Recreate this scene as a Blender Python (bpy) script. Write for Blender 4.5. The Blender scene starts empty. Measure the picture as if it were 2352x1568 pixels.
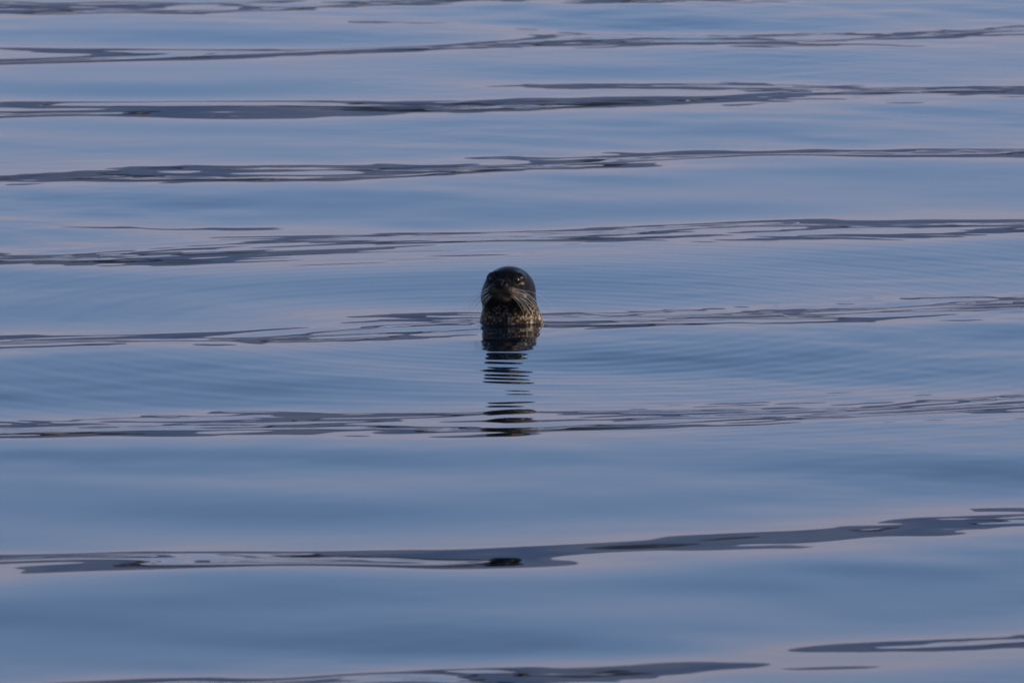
import bpy, math, random
import numpy as np
from mathutils import Vector, Matrix

scene = bpy.context.scene
COL = scene.collection
R = math.radians

# ----------------------------------------------------------------- camera
CAM_D, CAM_H = 38.0, 4.2                       # metres from the seal, metres above the water
FRAME_W = 3.73                                 # width of the view at the seal
cam_data = bpy.data.cameras.new('camera')
cam = bpy.data.objects.new('camera', cam_data)
COL.objects.link(cam)
slant = math.hypot(CAM_D, CAM_H)
cam_data.sensor_width = 36.0
cam_data.lens = 36.0 * slant / FRAME_W
cam_data.clip_start = 1.0
cam_data.clip_end = 20000.0
PITCH = math.atan2(CAM_H, CAM_D) + 39.0 / (2352.0 * slant / FRAME_W)
cam.location = (0.0, -CAM_D, CAM_H)
cam.rotation_euler = (math.pi / 2 - PITCH, 0, 0)
cam_data.dof.use_dof = True
cam_data.dof.focus_distance = slant
cam_data.dof.aperture_fstop = 10.5
scene.camera = cam

# ----------------------------------------------------------------- sky and sun
SUN_EL, SUN_AZ = 15.0, 95.0                   # azimuth clockwise from +Y (the view direction)
world = bpy.data.worlds.new('World')
scene.world = world
world.use_nodes = True
nt = world.node_tree
nt.nodes.clear()
w_out = nt.nodes.new('ShaderNodeOutputWorld')
w_bg = nt.nodes.new('ShaderNodeBackground')
sky = nt.nodes.new('ShaderNodeTexSky')
sky.sky_type = 'NISHITA'
sky.sun_disc = False
sky.sun_elevation = R(SUN_EL)
sky.sun_rotation = R(SUN_AZ)
sky.altitude = 0
sky.air_density = 1.0
sky.dust_density = 0.6
sky.ozone_density = 2.0
tc = nt.nodes.new('ShaderNodeTexCoord')
sep = nt.nodes.new('ShaderNodeSeparateXYZ')
nt.links.new(tc.outputs['Generated'], sep.inputs[0])
tint = nt.nodes.new('ShaderNodeValToRGB')      # evening tint by height above the horizon (z = sin elevation)
stops = [(0.0, (0.80, 0.57, 0.67)), (0.062, (0.89, 0.62, 0.69)), (0.082, (0.87, 0.625, 0.70)), (0.105, (0.79, 0.615, 0.73)),
         (0.150, (0.80, 0.70, 0.84)), (0.215, (0.80, 0.82, 0.98)), (0.40, (0.84, 0.87, 1.0)), (1.0, (0.84, 0.87, 1.0))]
cr = tint.color_ramp
while len(cr.elements) < len(stops):
    cr.elements.new(0.5)
for e, (p, c) in zip(cr.elements, stops):
    e.position = p
    e.color = (*c, 1)
nt.links.new(sep.outputs['Z'], tint.inputs[0])
mul = nt.nodes.new('ShaderNodeMix')
mul.data_type = 'RGBA'
mul.blend_type = 'MULTIPLY'
mul.inputs[0].default_value = 1.0
nt.links.new(sky.outputs[0], mul.inputs[6])
nt.links.new(tint.outputs[0], mul.inputs[7])
nt.links.new(mul.outputs[2], w_bg.inputs[0])
w_bg.inputs[1].default_value = 0.136
nt.links.new(w_bg.outputs[0], w_out.inputs[0])

sun_data = bpy.data.lights.new('sun', 'SUN')
sun_data.energy = 4.5
sun_data.angle = R(0.5)
sun_data.color = (1.0, 0.83, 0.64)
sun = bpy.data.objects.new('sun', sun_data)
COL.objects.link(sun)
sd = Vector((math.sin(R(SUN_AZ)) * math.cos(R(SUN_EL)), math.cos(R(SUN_AZ)) * math.cos(R(SUN_EL)), math.sin(R(SUN_EL))))
sun.rotation_euler = sd.to_track_quat('Z', 'Y').to_euler()
sun.location = sd * 60

scene.view_settings.view_transform = 'Standard'
scene.view_settings.look = 'None'
scene.view_settings.gamma = 1.0
scene.view_settings.use_curve_mapping = False
scene.view_settings.exposure = 1.0
scene.render.engine = 'CYCLES'
scene.cycles.max_bounces = 10
scene.cycles.glossy_bounces = 8

# ----------------------------------------------------------------- helpers
def mesh_from_arrays(name, verts, faces, smooth=True):
    me = bpy.data.meshes.new(name)
    nv, nf = len(verts), len(faces)
    me.vertices.add(nv)
    me.vertices.foreach_set('co', np.ascontiguousarray(verts, dtype=np.float32).ravel())
    me.loops.add(nf * 4)
    me.loops.foreach_set('vertex_index', np.ascontiguousarray(faces, dtype=np.int32).ravel())
    me.polygons.add(nf)
    me.polygons.foreach_set('loop_start', np.arange(0, nf * 4, 4, dtype=np.int32))
    me.update(calc_edges=True)
    me.validate()
    if smooth:
        me.polygons.foreach_set('use_smooth', np.ones(len(me.polygons), dtype=bool))
    return me

def grid_faces(nr, nc, wrap=False):
    i = np.arange(nr - 1)[:, None] * nc
    j = np.arange(nc if wrap else nc - 1)[None, :]
    j2 = (j + 1) % nc
    return np.stack([i + j, i + j2, i + nc + j2, i + nc + j], axis=-1).reshape(-1, 4)

def link(name, data, mat=None, parent=None):
    o = bpy.data.objects.new(name, data)
    COL.objects.link(o)
    if mat is not None:
        data.materials.append(mat)
    if parent is not None:
        o.parent = parent
    return o

def smoothstep(a, b, x):
    t = np.clip((x - a) / (b - a), 0, 1)
    return t * t * (3 - 2 * t)

def wave_noise(x, y, lam_lo, lam_hi, n, seed, spread=math.pi, axis=math.pi / 2):
    """band-limited noise of unit rms SLOPE: a sum of n small wave trains"""
    rg = np.random.RandomState(seed)
    out = np.zeros(np.broadcast(x, y).shape)
    for _ in range(n):
        lam = math.exp(rg.uniform(math.log(lam_lo), math.log(lam_hi)))
        a = axis + rg.uniform(-spread, spread)
        k = 2 * math.pi / lam
        out += np.sin(k * (math.cos(a) * x + math.sin(a) * y) + rg.uniform(0, 6.283)) / k
    return out * math.sqrt(2.0 / n)

def soft_noise(x, y, scale_x, scale_y, seed, n=9):
    """smooth unit-rms field with given feature sizes"""
    rg = np.random.RandomState(seed)
    out = np.zeros(np.broadcast(x, y).shape)
    for _ in range(n):
        kx = rg.normal() / scale_x
        ky = rg.normal() / scale_y
        out += np.sin(kx * x + ky * y + rg.uniform(0, 6.283))
    return out * math.sqrt(2.0 / n)

# ----------------------------------------------------------------- water
def node_mat(name):
    m = bpy.data.materials.new(name)
    m.use_nodes = True
    return m, m.node_tree, m.node_tree.nodes['Principled BSDF']

m_water, wt, wp = node_mat('calm_sea_water')
wp.inputs['Base Color'].default_value = (0.002, 0.005, 0.009, 1)
wp.inputs['Roughness'].default_value = 0.015
wp.inputs['IOR'].default_value = 1.333

def graded(core_edges, growth, limit):
    """axis positions: core_edges = [(start, stop, step)...] then growing steps out to limit on both sides"""
    pts = [core_edges[0][0]]
    for a, b, s in core_edges:
        n = max(1, int(round((b - a) / s)))
        pts += list(np.linspace(a, b, n + 1)[1:])
    st, p = core_edges[-1][2], pts[-1]
    hi = []
    while p < limit[1]:
        st *= growth
        p += st
        hi.append(p)
    st, p = core_edges[0][2], pts[0]
    lo = []
    while p > limit[0]:
        st *= growth
        p -= st
        lo.append(p)
    return np.array(lo[::-1] + pts + hi)

SX = -0.006                                     # the seal's neck on the waterline
gx = graded([(-3.3, -0.3, 0.03), (-0.3, 0.3, 0.012), (0.3, 3.3, 0.03)], 1.07, (-6000, 6000))
gy = graded([(-12.0, -5.0, 0.022), (-5.0, 4.5, 0.0125), (4.5, 18.0, 0.025)], 1.045, (-6000, 6000))
X, Y = np.meshgrid(gx, gy)

# the swell: a train of low wakes, crests slanting away to the right.
# crest spacing measured along the middle of the view
TILT = 0.37
F_PX = 2352.0 * slant / FRAME_W
def ground(px, py):
    """water point that shows at a measured spot of the photograph"""
    ax, az = (px - 1176.0) / F_PX, (784.0 - py) / F_PX
    dy, dz = math.cos(PITCH) + az * math.sin(PITCH), -math.sin(PITCH) + az * math.cos(PITCH)
    t = CAM_H / -dz
    return ax * t, -CAM_D + dy * t
# (left edge, middle, right edge) rows of each trough back
measured = [(1590, 1535, 1450), (1297, 1242, 1185), (1000, 958, 914), (783, 727, 676), (585, 550, 500),
            (408, 370, 332), (270, 228, 192), (137, 103, 62), (22, -6, -50)]
bx = np.linspace(-3.2, 3.2, 65)
rows = []
for tri in measured:
    g = [ground(px, py) for px, py in zip((0, 1176, 2352), tri)]
    c2, c1, c0 = np.polyfit([a for a, b in g], [b for a, b in g], 2)
    rows.append(c0 + c1 * bx + c2 * 0.6 * bx ** 2)
rows = [rows[0] - 2.7 * k for k in range(70, 0, -1)] + rows + [rows[-1] + 3.0 * k for k in range(1, 71)]
rows = np.array(rows)                           # crest index x column
bidx = np.arange(len(rows))
meander = 0.12 * soft_noise(X, Y, 0.8, 2.0, 3) * np.exp(-(np.abs(Y) / 60) ** 2)
uu = np.linspace(-170.0, 190.0, 9000)
ker = np.hanning(61); ker /= ker.sum()
phase = np.zeros_like(X)
lam_loc = np.zeros_like(X)
for j in range(len(gx)):
    xc = min(max(gx[j], -3.2), 3.2)
    yk = np.array([np.interp(xc, bx, rw) for rw in rows]) + TILT * (gx[j] - xc) * (abs(gx[j]) < 400)
    kk = np.interp(uu, yk, bidx)
    kk = np.convolve(np.pad(kk, 30, mode='reflect', reflect_type='odd'), ker, mode='valid')
    yy = Y[:, j] + meander[:, j]
    phase[:, j] = np.interp(yy, uu, kk) * 2 * math.pi
    lam_loc[:, j] = 1.0 / np.maximum(np.interp(yy, uu, np.gradient(kk, uu)), 0.25)
# slope profile: narrow steep back (phase 0), broad gentle front; integrated as a Fourier series
# slope(p) = -S*(a1 cos p + a2 cos 2p + a3 cos 3p); height = integral
amp = np.interp(Y, [-12, -5, -1, 5, 20], [0.96, 0.92, 0.94, 0.95, 0.95]) * 0.5 * CAM_H / (CAM_D + np.clip(Y, -12, 22)) * (1 + 0.09 * soft_noise(X, Y, 1.2, 3.0, 11))
flat_front = smoothstep(0.0, -6.0, Y)
a1, a2, a3 = 0.95 - 0.14 * flat_front, 0.15 + 0.14 * flat_front, -0.06
Z = -amp * lam_loc / (2 * math.pi) * (a1 * np.sin(phase) + a2 / 2 * np.sin(2 * phase) + a3 / 3 * np.sin(3 * phase))
far = np.exp(-(np.hypot(X * 0.6, np.maximum(np.abs(Y) - 20, 0)) / 55.0) ** 2)
Z *= far
# cross chop
patch = np.clip(0.75 + 0.5 * soft_noise(X, Y, 0.9, 2.0, 21), 0.15, 2)
near = np.exp(-(np.hypot(np.maximum(np.abs(X) - 3.5, 0), np.maximum(np.abs(Y - 3) - 16, 0)) / 6.0) ** 2)
Z += near * 0.0150 * wave_noise(X, Y, 0.8, 2.2, 26, 31, spread=0.9)
Z += near * patch * 0.0115 * (1 + 0.8 * smoothstep(-4.5, -7.0, Y)) * wave_noise(X, Y, 0.28, 0.7, 34, 32, spread=1.25)
Z += near * np.clip(0.5 + 0.6 * soft_noise(X, Y, 0.7, 1.5, 61), 0, 2) * 0.0060 * wave_noise(X, Y, 0.11, 0.28, 34, 62, spread=1.0)
# short wavelets riding along the backs of the swell
back = 0.18 + 0.82 * np.clip(np.cos(phase + 0.15), 0, 1) ** 1.5
pk = np.clip(0.85 + 0.55 * soft_noise(X, Y, 1.0, 1.6, 71), 0.1, 2)
mid = np.exp(-(np.hypot(X * 0.5, Y + 0.3) / 4.0) ** 6)
Z += near * back * pk * (0.0030 + 0.0150 * mid) * wave_noise(X, Y, 0.16, 0.44, 30, 74, spread=0.36, axis=math.pi / 2 + 0.36)
Z += near * back * pk * 0.0150 * wave_noise(X, Y, 0.55, 1.3, 24, 73, spread=0.75, axis=math.pi / 2 + 0.36)
# rings the seal sends out
r = np.hypot(X - SX, Y - 0.05)
env = (0.12 + 0.88 * smoothstep(0.5, 1.15, r)) * (0.70 + 0.65 * smoothstep(-0.6, 1.4, X)) * np.exp(-(r / 3.7) ** 8)
ring_mod = np.clip(0.8 + 0.5 * soft_noise(X, Y, 0.8, 1.4, 41), 0.1, 2)
wob = 0.02 * soft_noise(X, Y, 0.5, 0.6, 42)
Z += env * ring_mod * 0.0130 * (0.105 / 6.283) * np.sin((r + wob) * 6.283 / 0.105)
ring_mod2 = np.clip(0.7 + 0.6 * soft_noise(X, Y, 0.6, 1.0, 43), 0.0, 2)
Z += env * ring_mod2 * 0.0060 * (0.17 / 6.283) * np.sin((r + 1.6 * wob) * 6.283 / 0.17 + 1.0)
Z += env * ring_mod2 * 0.0045 * (0.29 / 6.283) * np.sin((r + 2.2 * wob) * 6.283 / 0.29 + 2.0)
# ruffled water round the neck
ruf = np.exp(-((np.abs(Y - 0.2 - TILT * X) / 0.55) ** 2)) * np.exp(-(X / 0.9) ** 2)
Z += ruf * 0.008 * wave_noise(X, Y, 0.07, 0.16, 30, 51, spread=1.3)
neck_r = np.hypot((X - SX) / 0.114, (Y - 0.05) / 0.125)
seal_spot = np.exp(-(np.maximum(neck_r - 1, 0) * 0.9) ** 2)
iy, ix = np.argmin(np.abs(gy + 0.08)), np.argmin(np.abs(gx - SX))
Z -= Z[iy, ix]                                 # still level of the sea at the seal's throat
Z += 0.007 * np.exp(-np.maximum(neck_r - 1, 0) * 0.12 / 0.010) * (r < 0.5)

wverts = np.stack([X, Y, Z], axis=-1).reshape(-1, 3)
water = link('water', mesh_from_arrays('water', wverts, grid_faces(len(gy), len(gx))), m_water)
water['kind'] = 'structure'
water['label'] = 'calm blue lavender sea with low slanting wakes'

# ----------------------------------------------------------------- far shore (seen mirrored in the wave backs)
def ridge(name, y0, depth, base_h, var, feat, jag, seed, mat, half_w, step):
    xs = np.arange(-half_w, half_w + step, step).astype(float)
    rows = 14
    rgx = np.random.RandomState(seed)
    prof = np.zeros_like(xs)
    for f, a in ((feat, 1.0), (feat / 2.3, 0.5), (feat / 5.1, 0.25)):
        for _ in range(4):
            prof += a * 0.5 * np.sin(xs / f * rgx.uniform(0.7, 1.4) + rgx.uniform(0, 6.28))
    top = np.maximum(base_h + var * prof, base_h * 0.2)
    V = []
    for i in range(rows):
        t = i / (rows - 1)
        up = math.sin(min(t / 0.7, 1.0) * math.pi / 2) if t < 0.7 else math.cos((t - 0.7) / 0.3 * 1.2)
        z = top * up + jag * rgx.normal(size=len(xs)) * (0.15 + up) * (0 < i)
        z = np.where(i == 0, -1.0, z)
        V.append(np.stack([xs, np.full_like(xs, y0 + depth * t) + rgx.normal(size=len(xs)) * depth * 0.02, z], axis=-1))
    V = np.stack(V).reshape(-1, 3)
    o = link(name, mesh_from_arrays(name, V, grid_faces(rows, len(xs)), smooth=False), mat)
    o['kind'] = 'structure'
    return o

def land_mat(name, c1, c2, c3, scale):
    m, t, p = node_mat(name)
    geo = t.nodes.new('ShaderNodeNewGeometry')
    n = t.nodes.new('ShaderNodeTexNoise')
    n.inputs['Scale'].default_value = scale
    n.inputs['Detail'].default_value = 5
    rmp = t.nodes.new('ShaderNodeValToRGB')
    rmp.color_ramp.elements[0].position = 0.40
    rmp.color_ramp.elements[0].color = (*c1, 1)
    rmp.color_ramp.elements[1].position = 0.655
    rmp.color_ramp.elements[1].color = (*c3, 1)
    e = rmp.color_ramp.elements.new(0.60)
    e.color = (*c2, 1)
    t.links.new(geo.outputs['Position'], n.inputs['Vector'])
    t.links.new(n.outputs['Fac'], rmp.inputs[0])
    t.links.new(rmp.outputs[0], p.inputs['Base Color'])
    p.inputs['Roughness'].default_value = 0.9
    p.inputs['Specular IOR Level'].default_value = 0.05
    return m

m_hill = land_mat('heather_hill', (0.035, 0.040, 0.030), (0.060, 0.055, 0.045), (0.090, 0.080, 0.065), 0.004)
m_wood = land_mat('dark_wooded_hill', (0.010, 0.011, 0.010), (0.018, 0.016, 0.015), (0.035, 0.030, 0.026), 0.02)
m_shore = land_mat('wooded_shore', (0.008, 0.009, 0.008), (0.016, 0.014, 0.013), (0.60, 0.52, 0.42), 0.22)
far_hills = ridge('hills', 5000, 1200, 355, 42, 720, 2.0, 3, m_hill, 8000, 30)
near_hills = ridge('hills', 1000, 300, 31, 11, 95, 0.8, 5, m_wood, 3000, 6)
shore = ridge('shore', 460, 80, 8.0, 5.0, 27, 0.8, 8, m_shore, 1500, 2.5)

# the air between here and the hills
m_haze = bpy.data.materials.new('sea_air')
m_haze.use_nodes = True
hz = m_haze.node_tree
hz.nodes.clear()
h_out = hz.nodes.new('ShaderNodeOutputMaterial')
h_vol = hz.nodes.new('ShaderNodeVolumePrincipled')
h_vol.inputs['Color'].default_value = (0.42, 0.60, 1.0, 1)
h_vol.inputs['Density'].default_value = 0.00010
h_vol.inputs['Anisotropy'].default_value = 0.6
hz.links.new(h_vol.outputs[0], h_out.inputs['Volume'])
bx0, bx1, by0, by1, bz0, bz1 = -9000, 9000, -9000, 9000, -2.0, 560.0
hv = np.array([(x, y, z) for z in (bz0, bz1) for y in (by0, by1) for x in (bx0, bx1)], float)
hf = np.array([(0, 2, 3, 1), (4, 5, 7, 6), (0, 1, 5, 4), (1, 3, 7, 5), (3, 2, 6, 7), (2, 0, 4, 6)])
haze = link('haze', mesh_from_arrays('haze', hv, hf, smooth=False), m_haze)
haze['kind'] = 'stuff'

# ----------------------------------------------------------------- the seal
seal = bpy.data.objects.new('harbour_seal', None)
COL.objects.link(seal)
seal['label'] = 'dark spotted seal holding its wet head out of the water'
seal['category'] = 'seal'

YAW, PIT = R(-12), R(-11)                        # face turned to the viewer's left, nose raised
HC = np.array([-0.013, 0.015, 0.120])           # centre of the skull
cy_, sy_ = math.cos(YAW), math.sin(YAW)
cp_, sp_ = math.cos(PIT), math.sin(PIT)
RZ = np.array([[cy_, -sy_, 0], [sy_, cy_, 0], [0, 0, 1]])
RX = np.array([[1, 0, 0], [0, cp_, -sp_], [0, sp_, cp_]])
RH = RZ @ RX                                    # head local -> seal

def h2s(p):
    return HC + RH @ np.array(p)

def ell(p, c, rad):
    q = (p - np.array(c)) / np.array(rad)
    k0 = np.sqrt((q ** 2).sum(-1))
    k1 = np.sqrt(((q / np.array(rad)) ** 2).sum(-1)) + 1e-9
    return k0 * (k0 - 1.0) / k1

def smin(a, b, k):
    h = np.clip(0.5 + 0.5 * (b - a) / k, 0, 1)
    return b * (1 - h) + a * h - k * h * (1 - h)

def smax(a, b, k):
    return -smin(-a, -b, k)

def seg(p, a, b, ra, rb):
    a, b = np.array(a), np.array(b)
    ab = b - a
    t = np.clip(((p - a) @ ab) / (ab @ ab), 0, 1)
    return np.linalg.norm(p - a - t[..., None] * ab, axis=-1) - (ra + (rb - ra) * t)

EYE_R = 0.0145
EYES = []                                       # (centre, outward axis) once the skull is known

def seal_sdf(p):
    q = (p - HC) @ RH                           # into head space (face looks along -y)
    d = ell(q, (0.002, 0.012, 0.012), (0.084, 0.100, 0.078))
    d = smin(d, ell(q, (0, -0.035, 0.010), (0.066, 0.070, 0.058)), 0.03)
    d = smin(d, ell(q, (0, -0.080, -0.004), (0.040, 0.062, 0.033)), 0.026)          # snout
    for s in (-1, 1):
        d = smin(d, ell(q, (s * 0.026, -0.114, -0.009), (0.029, 0.034, 0.023)), 0.010)  # whisker pads
        d = smin(d, ell(q, (s * 0.050, -0.040, -0.030), (0.040, 0.050, 0.040)), 0.03)   # cheeks
        d = smin(d, ell(q, (s * 0.043, -0.056, 0.045), (0.026, 0.026, 0.020)), 0.018)   # brows
    d = smin(d, ell(q, (0, -0.137, 0.014), (0.024, 0.020, 0.018)), 0.010)              # nose
    d = smin(d, ell(q, (0, -0.094, -0.032), (0.026, 0.042, 0.017)), 0.012)             # chin
    # neck, then the shoulders under the water
    n1 = seg(p * np.array([1, 0.96, 1]), (-0.012, 0.03, 0.10), (0.002, 0.06, -0.06), 0.093, 0.126)
    n2 = seg(p, (0.000, 0.07, -0.05), (0.01, 0.26, -0.55), 0.110, 0.21)
    d = smin(d, smin(n1, n2, 0.04), 0.035)
    # eyelids: a soft rim round each eyeball
    for c, ax in EYES:
        v = p - c
        h = v @ ax
        rad = np.sqrt(np.maximum((v ** 2).sum(-1) - h ** 2, 0))
        d = smin(d, np.hypot(rad - 0.0132, h - 0.0078) - 0.0024, 0.005)
    # nostrils: two slanting slits, and the cleft between the pads
    for s in (-1, 1):
        d = smax(d, -seg(q, (s * 0.0062, -0.156, 0.009), (s * 0.0165, -0.149, 0.019), 0.0045, 0.0064), 0.003)
        d = smax(d, -seg(q, (s * 0.001, -0.148, -0.020), (s * 0.030, -0.132, -0.026), 0.0030, 0.0028), 0.004)
        d = smax(d, -seg(q, (s * 0.030, -0.132, -0.026), (s * 0.056, -0.088, -0.038), 0.0028, 0.0024), 0.004)
        d = smax(d, -(np.linalg.norm(q - np.array((s * 0.083, 0.008, 0.004)), axis=-1) - 0.0045), 0.006)   # ear holes
    d = smax(d, -seg(q, (0, -0.152, 0.006), (0, -0.143, -0.022), 0.0026, 0.0030), 0.003)
    return d

# grow the skin outwards from inside the skull: one closed sheet, finest round the nose
NT, NP = 330, 340
C0 = h2s((0, -0.045, -0.012))
found = []
for s in (-1, 1):
    a = RH @ np.array((s * 0.050, -0.045, 0.052))
    a /= np.linalg.norm(a)
    t_ = 0.02
    for _ in range(80):
        t_ -= float(seal_sdf((C0 + a * t_)[None, :])[0]) * 0.7
    eps = 1e-4
    pt = C0 + a * t_
    g = np.array([float(seal_sdf((pt + eps * e)[None, :])[0] - seal_sdf((pt - eps * e)[None, :])[0]) for e in np.eye(3)])
    g /= np.linalg.norm(g)
    found.append((pt - g * 0.0075, g))
EYES = found
fwd = RH @ np.array([0, -1, 0.0])
upv = RH @ np.array([0, 0, 1.0])
sidev = np.cross(fwd, upv)
tt = np.linspace(0, 1, NT) ** 1.35 * math.pi
pp = np.linspace(0, 2 * math.pi, NP, endpoint=False)
T, P = np.meshgrid(tt, pp, indexing='ij')
DIR = (np.cos(T)[..., None] * fwd + (np.sin(T) * np.cos(P))[..., None] * sidev + (np.sin(T) * np.sin(P))[..., None] * upv)
tcur = np.full(T.shape, 0.012)
for _ in range(45):
    dd = seal_sdf(C0 + DIR * tcur[..., None])
    tcur = np.clip(tcur - np.minimum(dd, 0.02) * 0.75, 0.005, 1.2)
SV = C0 + DIR * tcur[..., None]
body_me = mesh_from_arrays('body', SV.reshape(-1, 3), grid_faces(NT, NP, wrap=True))
# pigment masks carried by the skin
q = ((SV - HC) @ RH).reshape(-1, 3)
sv = SV.reshape(-1, 3)
crown = smoothstep(-0.035, 0.02, q[:, 2]) * smoothstep(-0.17, -0.09, -np.abs(q[:, 1]) - 0.05)
muzz = smoothstep(-0.085, -0.11, q[:, 1]) * smoothstep(0.010, -0.004, q[:, 2])
nose = np.exp(-((q[:, 0] / 0.021) ** 4 + ((q[:, 1] + 0.152) / 0.022) ** 4 + ((q[:, 2] - 0.012) / 0.016) ** 4))
throat = smoothstep(0.100, 0.025, sv[:, 2])
for nm, arr in (('crown', crown), ('muzzle', muzz), ('nose', nose), ('throat', throat)):
    at = body_me.attributes.new(nm, 'FLOAT', 'POINT')
    at.data.foreach_set('value', arr.astype(np.float32))

m_fur, ft, fp = node_mat('wet_spotted_fur')
def fn(kind, **kw):
    n = ft.nodes.new(kind)
    for k, v in kw.items():
        setattr(n, k, v)
    return n
def attr(nm):
    a = fn('ShaderNodeAttribute')
    a.attribute_name = nm
    return a.outputs['Fac']
def math_(op, a, b=None):
    n = fn('ShaderNodeMath', operation=op)
    for i, v in enumerate((a, b)):
        if v is None: continue
        if isinstance(v, (int, float)): n.inputs[i].default_value = v
        else: ft.links.new(v, n.inputs[i])
    n.use_clamp = True
    return n.outputs[0]
def mixc(fac, a, b):
    n = fn('ShaderNodeMix', data_type='RGBA')
    for i, v in ((0, fac), (6, a), (7, b)):
        if isinstance(v, (int, float)): n.inputs[i].default_value = v
        elif isinstance(v, tuple): n.inputs[i].default_value = (*v, 1)
        else: ft.links.new(v, n.inputs[i])
    return n.outputs[2]
co = fn('ShaderNodeTexCoord').outputs['Object']
warp = fn('ShaderNodeTexNoise'); warp.inputs['Scale'].default_value = 55; warp.inputs['Detail'].default_value = 3
ft.links.new(co, warp.inputs['Vector'])
wsc = fn('ShaderNodeVectorMath', operation='SCALE'); wsc.inputs['Scale'].default_value = 0.016
ft.links.new(warp.outputs['Color'], wsc.inputs[0])
wad = fn('ShaderNodeVectorMath', operation='ADD')
ft.links.new(co, wad.inputs[0]); ft.links.new(wsc.outputs[0], wad.inputs[1])
vor = fn('ShaderNodeTexVoronoi'); vor.inputs['Scale'].default_value = 84
ft.links.new(wad.outputs[0], vor.inputs['Vector'])
n2 = fn('ShaderNodeTexNoise'); n2.inputs['Scale'].default_value = 60; n2.inputs['Detail'].default_value = 4
ft.links.new(wad.outputs[0], n2.inputs['Vector'])
spots = math_('MULTIPLY', math_('SUBTRACT', 0.62, vor.outputs['Distance']), 2.4)
spots = math_('MULTIPLY', spots, math_('MULTIPLY', math_('SUBTRACT', n2.outputs['Fac'], 0.38), 5.0))
dens = math_('ADD', math_('MULTIPLY', attr('throat'), 0.90), 0.05)
dens = math_('MULTIPLY', dens, math_('SUBTRACT', 1.0, math_('MULTIPLY', attr('crown'), 0.85)))
pale = math_('MULTIPLY', spots, dens)
ground_col = mixc(attr('throat'), (0.003, 0.003, 0.003), (0.016, 0.011, 0.007))
base = mixc(pale, ground_col, (0.24, 0.185, 0.125))
base = mixc(math_('MULTIPLY', attr('muzzle'), 0.75), base, (0.060, 0.042, 0.027))
base = mixc(attr('nose'), base, (0.008, 0.008, 0.008))
ft.links.new(base, fp.inputs['Base Color'])
fp.inputs['Roughness'].default_value = 0.20
fp.inputs['Specular IOR Level'].default_value = 0.03
fp.inputs['Coat Weight'].default_value = 0.0
fp.inputs['Coat Roughness'].default_value = 0.22
hair = fn('ShaderNodeTexNoise'); hair.inputs['Scale'].default_value = 420; hair.inputs['Detail'].default_value = 3
ft.links.new(co, hair.inputs['Vector'])
bmp = fn('ShaderNodeBump'); bmp.inputs['Strength'].default_value = 0.35; bmp.inputs['Distance'].default_value = 0.0015
ft.links.new(hair.outputs['Fac'], bmp.inputs['Height'])
ft.links.new(bmp.outputs[0], fp.inputs['Normal'])
body = link('body', body_me, m_fur, seal)

# eyes
m_eye, et, ep = node_mat('glossy_eye')
en = et.nodes.new('ShaderNodeTexNoise'); en.inputs['Scale'].default_value = 90
er = et.nodes.new('ShaderNodeValToRGB')
er.color_ramp.elements[0].color = (0.004, 0.004, 0.004, 1)
er.color_ramp.elements[1].color = (0.012, 0.009, 0.007, 1)
et.links.new(en.outputs['Fac'], er.inputs[0]); et.links.new(er.outputs[0], ep.inputs['Base Color'])
ep.inputs['Roughness'].default_value = 0.14
ep.inputs['Specular IOR Level'].default_value = 0.18

def ball(rad, nt_=24, np_=36):
    t, p = np.meshgrid(np.linspace(0, math.pi, nt_), np.linspace(0, 2 * math.pi, np_, endpoint=False), indexing='ij')
    v = rad * np.stack([np.sin(t) * np.cos(p), np.sin(t) * np.sin(p), np.cos(t)], axis=-1)
    return mesh_from_arrays('eye', v.reshape(-1, 3), grid_faces(nt_, np_, wrap=True))
eye_me = ball(EYE_R)
eye_me.materials.append(m_eye)
for c, ax in EYES:
    o = bpy.data.objects.new('eye', eye_me)
    COL.objects.link(o)
    o.parent = seal
    o.location = c

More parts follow.
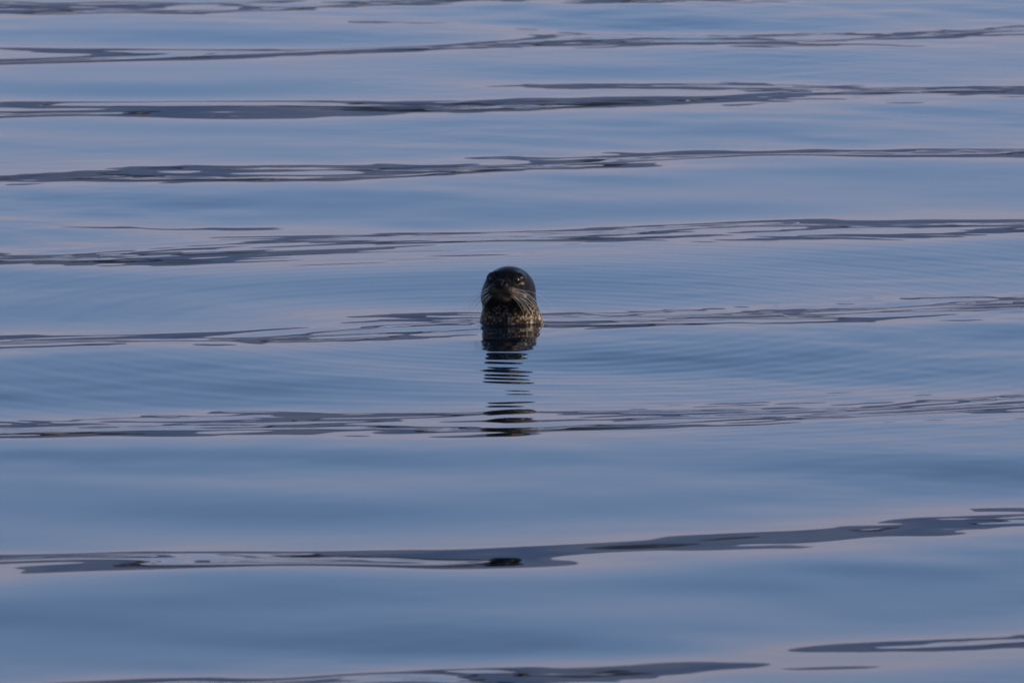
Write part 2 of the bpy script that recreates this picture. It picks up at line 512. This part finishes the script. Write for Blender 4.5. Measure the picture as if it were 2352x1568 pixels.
# whiskers: stiff pale hairs from both pads, and a few over each eye
m_wh, ht, hp = node_mat('pale_whisker')
hn = ht.nodes.new('ShaderNodeTexNoise'); hn.inputs['Scale'].default_value = 200
hr = ht.nodes.new('ShaderNodeValToRGB')
hr.color_ramp.elements[0].color = (0.52, 0.45, 0.35, 1)
hr.color_ramp.elements[1].color = (0.75, 0.68, 0.56, 1)
ht.links.new(hn.outputs['Fac'], hr.inputs[0]); ht.links.new(hr.outputs[0], hp.inputs['Base Color'])
hp.inputs['Roughness'].default_value = 0.3

def whisker(p0, d0, droop, length, r0):
    n, m = 12, 6
    p = np.array(p0, float); d = np.array(d0, float); d /= np.linalg.norm(d)
    rings = []
    for i in range(n):
        t = i / (n - 1)
        a = np.cross(d, (0.3, 0.2, 0.9)); a /= np.linalg.norm(a)
        b = np.cross(d, a)
        rad = r0 * (1 - 0.85 * t)
        rings.append([p + rad * (math.cos(x) * a + math.sin(x) * b) for x in np.linspace(0, 2 * math.pi, m, endpoint=False)])
        p = p + d * length / (n - 1)
        d = d + np.array(droop) / (n - 1); d /= np.linalg.norm(d)
    me = mesh_from_arrays('whisker', np.array(rings).reshape(-1, 3), grid_faces(n, m, wrap=True))
    return link('whisker', me, m_wh, seal)

wr = random.Random(4)
for s in (-1, 1):
    for row in range(4):
        for c in range(4):
            qx = s * (0.034 + 0.0060 * c)
            qy = -0.124 + 0.011 * c
            qz = -0.004 - 0.0075 * row
            # seat the root in the skin
            root = h2s((qx, qy, qz))
            ctr = h2s((s * 0.018, -0.10, -0.012))
            dirv = (root - ctr) / np.linalg.norm(root - ctr)
            tpos = 0.0
            for _ in range(30):
                dv = float(seal_sdf((ctr + dirv * tpos)[None, :])[0])
                tpos -= dv * 0.8
            root = ctr + dirv * (tpos - 0.002)
            d0 = RH @ np.array([s * (0.85 + 0.12 * c), -0.50 + 0.10 * row + wr.uniform(-.1, .1), -0.08 - 0.17 * row + (0.0 if s > 0 else -0.35) + wr.uniform(-.08, .08)])
            whisker(root, d0, (0.10 * s, 0.55, -1.15 + wr.uniform(-.25, .25)), wr.uniform(0.095, 0.145) * (0.75 + 0.1 * c), 0.00054)
    for c in range(2):
        root = h2s((s * (0.038 + 0.007 * c), -0.070, 0.058))
        whisker(root, RH @ np.array([s * 0.5, -0.5, 0.6]), (0.3 * s, 0.4, -0.6), 0.024, 0.0003)
